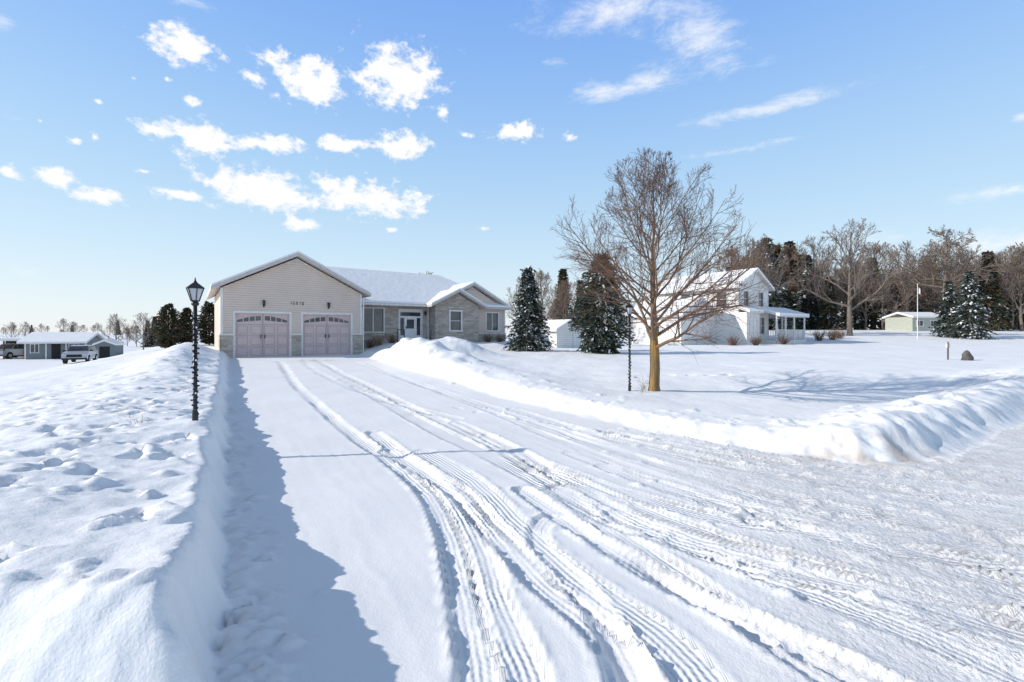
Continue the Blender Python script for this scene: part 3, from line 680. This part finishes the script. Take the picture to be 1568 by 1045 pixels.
for i in range(40):
    u=-1.25+.85*i/39+rg.uniform(-.01,.01); d=rg.uniform(260,420); x=u*d; inst('far_tree',rg.choice([bt4,bt3,sp3,bt2]),(x,d,T(x,d)-.5),rg.uniform(0,6),rg.uniform(.5,1.15),Wl)
for u,d,s,me in((-.80,90,.6,sp3),(-.785,95,.7,sp3),(-.765,88,.62,sp3),(-.74,92,.6,sp3),(-.72,90,.66,sp3),(-.70,92,.6,bt4),(-.845,95,.5,bt4),(-.825,92,.55,bt4),(-1.06,110,.5,bt3),(-1.1,120,.6,bt3),(-.99,115,.45,bt4)):
    x=u*d; inst('far_tree',me,(x,d,T(x,d)-.3),rg.uniform(0,6),s*1.05,Wl)

# ---------------------------------------------------------------- white farmhouse (right)
WZ=T(19,38.5)
WH=empty('white_farmhouse',(18.9,38,WZ),R(35))
w=MB()
fr=[(.7,1.5,.9,2.3),(3.1,4.3,.9,2.3),(.8,1.6,3.3,4.5),(3.3,4.1,3.3,4.5)]
wall(w,0,5,-.5,4.95,0,fr,0,.1,1)
w.face([(0,0,4.95),(5,0,4.95),(2.5,0,6.4)],0)
w.face([(0,0,-.5),(0,0,4.95),(0,9,4.95),(0,9,-.5)],0); w.face([(5,0,-.5),(5,9,-.5),(5,9,4.95),(5,0,4.95)],0)
w.face([(0,9,-.5),(5,9,-.5),(5,9,4.95),(2.5,9,6.4),(0,9,4.95)],0)
wall(w,5,7.6,-.5,4.7,2.2,[(5.7,6.5,3.2,4.4)],0,.1,1); w.face([(7.6,2.2,-.5),(7.6,8,-.5),(7.6,8,4.7),(7.6,2.2,4.7)],0)
wall(w,-5,0,-.5,2.5,2,[(-4.4,-2.7,-.3,2.0),(-2.2,-.6,-.3,2.0)],0,.15,1)
w.face([(-5,2,2.5),(0,2,2.5),(-2.5,2,3.8)],0)
w.face([(-5,2,-.5),(-5,2,2.5),(-5,7.5,2.5),(-5,7.5,-.5)],0)
w.face([(-5,7.5,-.5),(0,7.5,-.5),(0,7.5,2.5),(-2.5,7.5,3.8),(-5,7.5,2.5)],0)
for a,b in((-4.4,-2.7),(-2.2,-.6)):
    w.box(a,b,2.1,2.14,-.3,2.0,1)
    for k in range(1,4): w.box(a,b,2.094,2.1,-.3+k*.57,-.285+k*.57,2)
for x in(-.02,4.9): w.box(x,x+.12,-.02,-.003,-.5,4.9,1)
w.obj('walls',['wsiding','trim','fascia'],WH)
rf=MB(); sn=MB()
gable_roof(rf,sn,2.5,6.45,-.4,5.4,4.85,-.4,9.3,.14,.14)
gable_roof(rf,sn,-2.5,3.85,-5.35,.3,2.45,1.6,7.8,.14,.14)
for P_ in([(5,1.8,4.7),(8,1.8,4.7),(6.3,4.5,6.0),(5,4.5,6.0)],[(8,1.8,4.7),(8,8.3,4.7),(6.3,5.5,6.0),(6.3,4.5,6.0)]):
    rf.prism(P_,.12,0,1); sn.prism([(a,b,c+.16) for a,b,c in P_],.15,0)
for P_ in([(3,-1.9,2.5),(8.6,-1.9,2.5),(8.2,.05,3.15),(3,.05,3.15)],[(8.6,-1.9,2.5),(8.6,3.2,2.5),(7.55,3.2,3.1),(7.55,-.2,3.1)]):
    rf.prism(P_,.14,0,1); sn.prism([(a,b,c+.16) for a,b,c in P_],.15,0)
rf.prism([(-.1,-1.0,2.75),(2.2,-1.0,2.75),(2.2,0,3.1),(-.1,0,3.1)],.1,0,1); sn.prism([(-.1,-1.0,2.9),(2.2,-1.0,2.9),(2.2,0,3.25),(-.1,0,3.25)],.13,0)
rf.obj('roof',['trim','soffit'],WH); sn.obj('roof_snow',['rsnow'],WH,bevel=.04)
w=MB()
w.box(3,8.4,-1.7,-.003,-.4,.35,0); w.box(5.003,8.4,0,3.2,-.4,.35,0)
for x,y in((3.1,-1.6),(4.7,-1.6),(6.3,-1.6),(8.3,-1.6),(8.3,.3),(8.3,2.8)):
    w.tube([(x,y,.35),(x,y,2.4)],[.09,.08],8,0)
for i in range(27): w.box(3.15+i*.19,3.19+i*.19,-1.62,-1.58,.4,1.2,0)
w.box(3.1,8.3,-1.63,-1.57,1.2,1.26,0)
for i in range(22): w.box(8.28,8.32,-1.5+i*.2,-1.46+i*.2,.4,1.2,0)
w.box(8.27,8.33,-1.5,2.8,1.2,1.26,0)
w.box(.0,2.1,-.7,-.003,-.4,2.7,0); 
w.obj('porch',['trim'],WH)
w=MB()
for a,b,c,d in fr[1:]: win_y(w,a,b,c,d,0,1 if b-a>1 else 0,1,.08)
win_y(w,.5,1.6,.9,2.2,-.76,1,0,.08); win_y(w,5.7,6.5,3.2,4.4,2.2,0,1,.08)
for y0,y1,z0,z1 in((1,1.9,3.2,4.5),(4.5,5.4,3.4,4.5)):
    w.box(-.05,-.003,y0-.08,y1+.08,z0-.08,z1+.08,0); w.box(-.06,-.051,y0,y1,z0,z1,1); w.box(-.07,-.0605,y0,y1,(z0+z1)/2-.03,(z0+z1)/2+.03,0)
w.box(-5.05,-5.003,4,4.8,.9,1.9,0); w.box(-5.06,-5.051,4.08,4.72,.98,1.82,1)
w.obj('windows',['trim','glass','curtain'],WH)
e=empty('garden_shed',(3.0,30.5,T(3.0,30.5)),R(35)); w=MB()
wall(w,0,2.2,-.3,1.2,0,[(.7,1.5,-.3,1.05)],0,.08,0); w.face([(0,0,1.2),(2.2,0,1.2),(1.1,0,1.75)],0)
w.face([(0,0,-.3),(0,0,1.2),(0,2.2,1.2),(0,2.2,-.3)],0); w.face([(2.2,0,-.3),(2.2,2.2,-.3),(2.2,2.2,1.2),(2.2,0,1.2)],0); w.box(.7,1.5,.05,.08,-.3,1.05,0)
w.obj('walls',['wsiding'],e); rf=MB(); sn=MB(); gable_roof(rf,sn,1.1,1.8,-.2,2.4,1.15,-.2,2.4,.08,.12); rf.obj('roof',['trim','soffit'],e); sn.obj('roof_snow',['rsnow'],e,bevel=.03)
e=empty('sage_green_shed',(52.8,60,T(54,60)-.1),R(5)); w=MB()
wall(w,0,4.6,-.3,2.0,0,[(.6,1.5,.8,1.5),(2.6,3.5,.8,1.5)],0,.08,1); w.face([(0,0,-.3),(0,0,2.0),(0,4,2.0),(0,4,-.3)],0); w.face([(4.6,0,-.3),(4.6,4,-.3),(4.6,4,2),(4.6,0,2)],0)
w.obj('walls',['green','trim'],e); w=MB(); win_y(w,.6,1.5,.8,1.5,0,1); win_y(w,2.6,3.5,.8,1.5,0,1); w.obj('windows',['trim','glass'],e)
rf=MB(); sn=MB()
for P_ in([(-.2,-.3,1.95),(4.8,-.3,1.95),(4.8,2,2.6),(-.2,2,2.6)],[(-.2,2,2.6),(4.8,2,2.6),(4.8,4.3,1.95),(-.2,4.3,1.95)]):
    rf.prism(P_,.1,0); sn.prism([(a,b,c+.13) for a,b,c in P_],.12,0)
rf.obj('roof',['trim'],e); sn.obj('roof_snow',['rsnow'],e)
fx_,fy_=40.1,45; e=empty('flagpole',(fx_,fy_,T(fx_,fy_))); w=MB(); w.tube([(0,0,-.3),(0,0,5.4)],[.045,.025],8,0); w.tube([(0,0,5.4),(0,0,5.47)],[.06,.03],8,0); w.obj('pole',['trim'],e)
w=MB()
for k in range(6):
    x0,x1=k*.09,(k+1)*.09; y0,y1=.08*math.sin(k*1.7),.08*math.sin((k+1)*1.7); dz0,dz1=-.5*(k/6)**.7,-.5*((k+1)/6)**.7
    w.face([(.04+x0*.6,y0,5.3+dz0),(.04+x1*.6,y1,5.3+dz1),(.04+x1*.6,y1,4.75+dz1),(.04+x0*.6,y0,4.75+dz0)],0 if k in(0,4,5) else 1)
w.obj('flag',['red','trim'],e)
gx_,gy_=18.6,18.6; e=empty('garden_stone',(gx_,gy_,T(gx_,gy_))); w=MB(); rg2=random.Random(3)
ringz=[(-.15,.2),(.0,.2),(.12,.18),(.26,.14),(.38,.07),(.42,.0)]
w.tube([(rg2.uniform(-.02,.02),rg2.uniform(-.02,.02),z) for z,r in ringz],[r for z,r in ringz],7,0); w.obj('stone',['rock'],e,True)
e=empty('marker_post',(18.2,19,T(18.2,19))); w=MB(); w.tube([(0,0,-.2),(0,0,.7),(0,0,.76)],[.03,.028,.01],6,0); w.box(-.07,.07,-.02,.02,.5,.68,1); w.obj('post',['wood','trim'],e)

# ---------------------------------------------------------------- neighbours left
nz_=T(-50,50)
e=empty('grey_cottage',(-54.6,51,nz_),R(22),.84); w=MB()
wall(w,0,6.4,-.3,2.5,0,[(.6,1.4,.9,2.0),(2.7,3.7,-.0,2.05),(4.6,5.6,.9,2.0)],0,.08,1)
w.face([(6.4,0,-.3),(6.4,5,-.3),(6.4,5,2.5),(6.4,2.5,3.5),(6.4,0,2.5)],0); w.face([(0,0,-.3),(0,0,2.5),(0,2.5,3.5),(0,5,2.5),(0,5,-.3)],0)
w.box(2.7,3.7,.03,.06,0,2.05,2)
for x in(-.02,2.1,4.2,6.3): w.box(x,x+.14,-.03,-.003,-.3,2.5,1)
w.obj('walls',['bsiding','trim','dark'],e)
w=MB(); win_y(w,.6,1.4,.9,2.0,0,1); win_y(w,4.6,5.6,.9,2.0,0,1); w.obj('windows',['trim','glass'],e)
rf=MB(); sn=MB()
for P_ in([(-.4,-.9,2.25),(6.8,-.9,2.25),(6.8,2.5,3.5),(-.4,2.5,3.5)],[(-.4,2.5,3.5),(6.8,2.5,3.5),(6.8,5.4,2.4),(-.4,5.4,2.4)]):
    rf.prism(P_,.14,0); sn.prism([(a,b,c+.16) for a,b,c in P_],.15,0)
rf.obj('roof',['trim'],e); sn.obj('roof_snow',['rsnow'],e)
e=empty('carport',(-61.8,51,nz_),R(8),.9); w=MB()
for x in(0,2.3,4.6,6.9):
    w.box(x,x+.12,0,.12,-.3,2.3,0)
w.box(-.3,7.2,-.3,6,2.3,2.5,1); w.box(0,7,5.8,5.9,-.3,2.3,2); w.box(-.3,7.2,-.3,6,2.504,2.66,3); w.obj('frame_and_roof',['wood','trim','dark','rsnow'],e)
e=empty('dark_shed',(-47.3,51.5,nz_),R(22),.95); w=MB(); wall(w,0,2.0,-.3,1.7,0,[(.5,1.5,-.1,1.5)],0,.06,1); w.face([(0,0,1.7),(2,0,1.7),(1,0,2.15)],0); w.face([(2,0,-.3),(2,2.4,-.3),(2,2.4,1.7),(2,0,1.7)],0); w.box(.5,1.5,.04,.06,-.1,1.5,1)
w.obj('walls',['bsiding','dark'],e); rf=MB(); sn=MB(); gable_roof(rf,sn,1,2.2,-.15,2.15,1.68,-.15,2.5,.08,.14); rf.obj('roof',['trim','soffit'],e); sn.obj('roof_snow',['rsnow'],e)

def car(name,x,y,rz,paint='carp'):
    e=empty(name,(x,y,T(x,y)),rz)
    prof=[(-2.25,.35),(-2.3,.75),(-2.2,1.05),(-1.95,1.12),(-1.6,1.62),(-1.3,1.70),(.1,1.72),(.45,1.66),(1.05,1.16),(1.9,1.04),(2.2,.9),(2.3,.62),(2.22,.35)]
    b=MB(); W=.92
    def wdt(z): return W if z<1.1 else W-.26*(z-1.1)/.6
    for s in(-1,1):
        lo=[(px_,s*wdt(pz_),pz_) for px_,pz_ in prof]
        b.face(lo if s<0 else lo[::-1],0)
    for (a,c),(a2,c2) in zip(prof,prof[1:]+prof[:1]):
        b.face([(a,-wdt(c),c),(a,wdt(c),c),(a2,wdt(c2),c2),(a2,-wdt(c2),c2)],0)
    b.obj('body',[paint],e,bevel=.06)
    g=MB()
    for s in(-1,1):
        for x0,x1,xa,xb in((-1.62,-.75,-1.42,-.75),(-.68,.22,-.68,.18),(.28,.92,.28,.5)):
            y0=s*(wdt(1.16)+.012); y1=s*(wdt(1.6)+.012); g.face([(x0,y0,1.16),(x1,y0,1.16),(xb,y1,1.6),(xa,y1,1.6)],0)
    g.face([(1.06,-.78,1.18),(1.06,.78,1.18),(.5,.68,1.63),(.5,-.68,1.63)],0); g.face([(-1.94,-.78,1.17),(-1.94,.78,1.17),(-1.63,.68,1.6),(-1.63,-.68,1.6)],0)
    g.obj('windows',['glass'],e)
    d=MB(); d.box(2.29,2.33,-.55,.55,.6,.85,0); d.box(2.24,2.34,-.9,.9,.36,.5,0)
    for s in(-1,1):
        d.box(2.2,2.31,s*.72-.17,s*.72+.17,.72,.9,1); d.box(-2.33,-2.25,s*.75-.1,s*.75+.1,.75,1.05,2); d.box(.85,1.0,s*1.0-.1,s*1.0+.1,1.12,1.26,0)
    d.obj('grille_lights_mirrors',['dark','glassclr','red'],e)
    t=MB()
    for xx in(-1.42,1.42):
        for s in(-1,1):
            t.tube([(xx,s*.72,.35),(xx,s*.95,.35)],[.36,.36],18,0); t.tube([(xx,s*.93,.35),(xx,s*.965,.35)],[.22,.2],12,1)
            t.tube([(xx,s*.7,.37),(xx,s*.935,.37)],[.42,.42],18,2)
    t.obj('wheels',['tyre','chrome','dark'],e)
car('parked_suv',-43.6,46,R(-58)); car('parked_suv',-58.8,53.5,R(-80))

# ---------------------------------------------------------------- shrubs and dead plants
def shrub(name,x,y,h,n,m,seed,spread=.5,r=.008):
    rg=random.Random(seed); b=MB()
    for i in range(n):
        az=rg.uniform(0,6.28); L=h*rg.uniform(.6,1.1); p=Vector((rg.gauss(0,.1*h),rg.gauss(0,.1*h),-.1)); d=Vector((math.cos(az)*spread*rg.random(),math.sin(az)*spread*rg.random(),1)).normalized()
        pts=[p]; 
        for k in range(4): d=(d+Vector((rg.gauss(0,.18),rg.gauss(0,.18),0))).normalized(); pts.append(pts[-1]+d*L/4)
        b.tube(pts,[r,r*.9,r*.8,r*.6,r*.3],3,0)
        for k in range(3):
            q=pts[rg.randint(2,4)]; dd=rot_dir(d,.7,rg.uniform(0,6.28)); b.tube([q,q+dd*L*.2],[r*.6,r*.3],3,0)
    b.obj(name,[m],None).location=(x,y,T(x,y))
shrub('dried_plant',-4.55,5.6,.22,9,'straw',1,.8,.003); shrub('dried_plant',-4.95,5.9,.16,6,'straw',2,.8,.003)
shrub('dried_plant',2.95,10.2,.4,9,'straw',3,.6,.004); shrub('dried_plant',3.15,10.9,.45,8,'straw',4,.6,.004)
def HW(r,p): return (HO[0]+r*ca-p*sa, HO[1]+r*sa+p*ca)
for i,(r,p,h,m) in enumerate(((8.2,1.2,.8,'straw'),(9.0,1.1,.7,'twig'),(16.0,1.0,.75,'wood'),(16.9,.9,.7,'wood'),(7.7,1.3,.6,'twig'))):
    x,y=HW(r,p); shrub('dormant_shrub',x,y,h,60,m,10+i,.9,.012)
for i,(x,y) in enumerate(((17.6,36.2),(19.5,36.4),(22.4,37.6),(29,43),(31,44),(33,46),(28,47))):
    shrub('dormant_shrub',x,y,.9+.3*(i>2),70,'wood' if i%2 else 'twig',30+i,1.0,.016)

# ---------------------------------------------------------------- sun, sky, camera
el=R(28); ax_,ay_=-1.0,-.13; l=math.hypot(ax_,ay_)
S=Vector((ax_/l*math.cos(el),ay_/l*math.cos(el),math.sin(el)))
sd=bpy.data.lights.new('sun','SUN'); sd.energy=4.05; sd.angle=R(.5); sd.color=(1,.94,.86)
so=bpy.data.objects.new('sun',sd); sc.collection.objects.link(so); so.rotation_euler=S.to_track_quat('Z','Y').to_euler(); so.location=(-20,-5,20)
W=bpy.data.worlds.new('World'); sc.world=W; W.use_nodes=True; nt=W.node_tree; N=nt.nodes; L=nt.links
bg=N['Background']; STR=.13; bg.inputs['Strength'].default_value=STR
sky=N.new('ShaderNodeTexSky'); sky.sky_type='NISHITA'; sky.sun_disc=False; sky.sun_elevation=el; sky.sun_rotation=math.atan2(S.x,S.y); sky.air_density=1.0; sky.dust_density=.6; sky.ozone_density=2.0
tc=N.new('ShaderNodeTexCoord'); nrm=N.new('ShaderNodeVectorMath'); nrm.operation='NORMALIZE'; L.new(tc.outputs['Generated'],nrm.inputs[0])
def nd(op,a,b=None,c=None):
    n=N.new('ShaderNodeMath'); n.operation=op
    for i,v in enumerate((a,b,c)):
        if v is None: continue
        if isinstance(v,(int,float)): n.inputs[i].default_value=v
        else: L.new(v,n.inputs[i])
    return n.outputs[0]
clouds=[(285,75,48,23,1),(395,122,28,14,.78),(470,122,54,30,1.05),(613,118,56,38,1.05),(238,200,36,14,.92),(302,209,42,27,1),(415,220,56,13,.97),(520,222,32,13,.97),(617,222,42,18,1),(790,202,30,13,.97),(150,300,46,14,.97),(85,272,36,17,.95),(275,298,34,9,.95),(402,293,76,27,1.05),(548,303,82,25,1.05),(465,343,32,10,.95),(18,268,24,14,.85),(870,212,14,8,.85),(290,155,16,11,.8),(150,155,10,6,.75),(115,216,14,8,.75),(62,185,9,7,.75),(145,210,9,9,.7),(220,262,20,6,.75),(680,170,14,18,.7),(712,206,14,7,.7),(605,352,16,6,.7),(255,122,9,7,.7),(745,350,16,5,.65),(205,120,8,5,.6),(560,265,10,5,.6)]
wisps=[(940,15,130,28,.95),(1085,60,60,55,.95),(1010,118,40,26,.95),(925,140,80,14,.75),(1190,162,150,11,.85),(1120,232,140,9,.65),(1545,292,80,13,.85),(1565,180,18,10,.9),(1540,372,130,24,.9),(60,420,160,60,.35),(20,180,60,30,.5),(300,3,60,10,.8),(0,40,30,20,.7),(1170,95,30,16,.6),(850,95,30,10,.6),(1350,365,120,16,.7),(1200,215,90,8,.6)]
def cloudset(lst,fall=.62):
    out=None
    for px,py,hx,hy,a in lst:
        u=(px-784)/697; v=(508-py)/697; c=Vector((u,1,v)); ln=c.length; c/=ln
        sx=hx/697/ln*math.cos(math.atan(u))*1.15; sz=hy/697/ln*(1-.25*v)*1.15
        s=N.new('ShaderNodeVectorMath'); s.operation='SUBTRACT'; L.new(nrm.outputs[0],s.inputs[0]); s.inputs[1].default_value=c
        m=N.new('ShaderNodeVectorMath'); m.operation='MULTIPLY'; L.new(s.outputs[0],m.inputs[0]); m.inputs[1].default_value=(1/sx,1/sx,1/sz)
        le=N.new('ShaderNodeVectorMath'); le.operation='LENGTH'; L.new(m.outputs[0],le.inputs[0])
        val=nd('SUBTRACT',a,nd('MULTIPLY',le.outputs['Value'],fall))
        out=val if out is None else nd('MAXIMUM',out,val)
    return out
def noise(scale,det,rough,st=(1,1,1),dist=0):
    mp=N.new('ShaderNodeMapping'); mp.inputs['Scale'].default_value=st; L.new(nrm.outputs[0],mp.inputs[0])
    n=N.new('ShaderNodeTexNoise'); n.inputs['Scale'].default_value=scale; n.inputs['Detail'].default_value=det; n.inputs['Roughness'].default_value=rough; n.inputs['Distortion'].default_value=dist
    L.new(mp.outputs[0],n.inputs['Vector']); return n.outputs[0]
def mrange(v,a,b,c=0,d=1):
    n=N.new('ShaderNodeMapRange'); n.interpolation_type='SMOOTHSTEP'; L.new(v,n.inputs[0]); n.inputs[1].default_value=a; n.inputs[2].default_value=b; n.inputs[3].default_value=c; n.inputs[4].default_value=d; return n.outputs[0]
n1=noise(28,7,.66,(1,1,1.4)); n2=noise(9,8,.74,(1,1,2.6),.3)
dn=nd('ADD',nd('MAXIMUM',cloudset(clouds,.72),-.6),nd('MULTIPLY',nd('SUBTRACT',n1,.5),2.6))
dens=mrange(dn,.18,.74)
dw=nd('ADD',nd('MAXIMUM',cloudset(wisps),-.6),nd('MULTIPLY',nd('SUBTRACT',n2,.5),2.6))
densw=mrange(dw,.20,1.3,0,.8)
tot=nd('MINIMUM',nd('ADD',dens,densw),1.0)
# painted sky gradient: pale toward the horizon, dimmed and greyed overhead to deepen shadows
sp=N.new('ShaderNodeSeparateXYZ'); L.new(nrm.outputs[0],sp.inputs[0])
rp=N.new('ShaderNodeValToRGB'); E=rp.color_ramp.elements
E[0].position=0; E[0].color=(.90,.95,.98,1); E[1].position=1; E[1].color=(.17,.20,.26,1)
for p_,c_ in((.06,(.80,.92,.99)),(.17,(.63,.84,1.0)),(.32,(.46,.71,1.0)),(.47,(.32,.57,1.0)),(.60,(.23,.46,.97)),(.69,(.16,.22,.34))):
    k=E.new(p_); k.color=(*c_,1)
L.new(sp.outputs[2],rp.inputs[0])
scl=N.new('ShaderNodeVectorMath'); scl.operation='SCALE'; L.new(rp.outputs[0],scl.inputs[0]); scl.inputs['Scale'].default_value=1/STR
sm=N.new('ShaderNodeMix'); sm.data_type='RGBA'; sm.inputs[0].default_value=.86; L.new(sky.outputs[0],sm.inputs[6]); L.new(scl.outputs[0],sm.inputs[7])
mx=N.new('ShaderNodeMix'); mx.data_type='RGBA'
L.new(sm.outputs[2],mx.inputs[6])
cv=1.04/STR; mx.inputs[7].default_value=(cv*.985,cv*.985,cv,1); L.new(tot,mx.inputs[0]); L.new(mx.outputs[2],bg.inputs['Color'])

cam=bpy.data.cameras.new('camera'); cam.lens=16; cam.sensor_width=36; cam.shift_y=-.0092; cam.clip_start=.05; cam.clip_end=3000
co=bpy.data.objects.new('camera',cam); sc.collection.objects.link(co); co.location=(0,0,1.6); co.rotation_euler=(R(90),0,0); sc.camera=co
sc.view_settings.view_transform='Standard'; sc.view_settings.look='None'; sc.view_settings.exposure=0
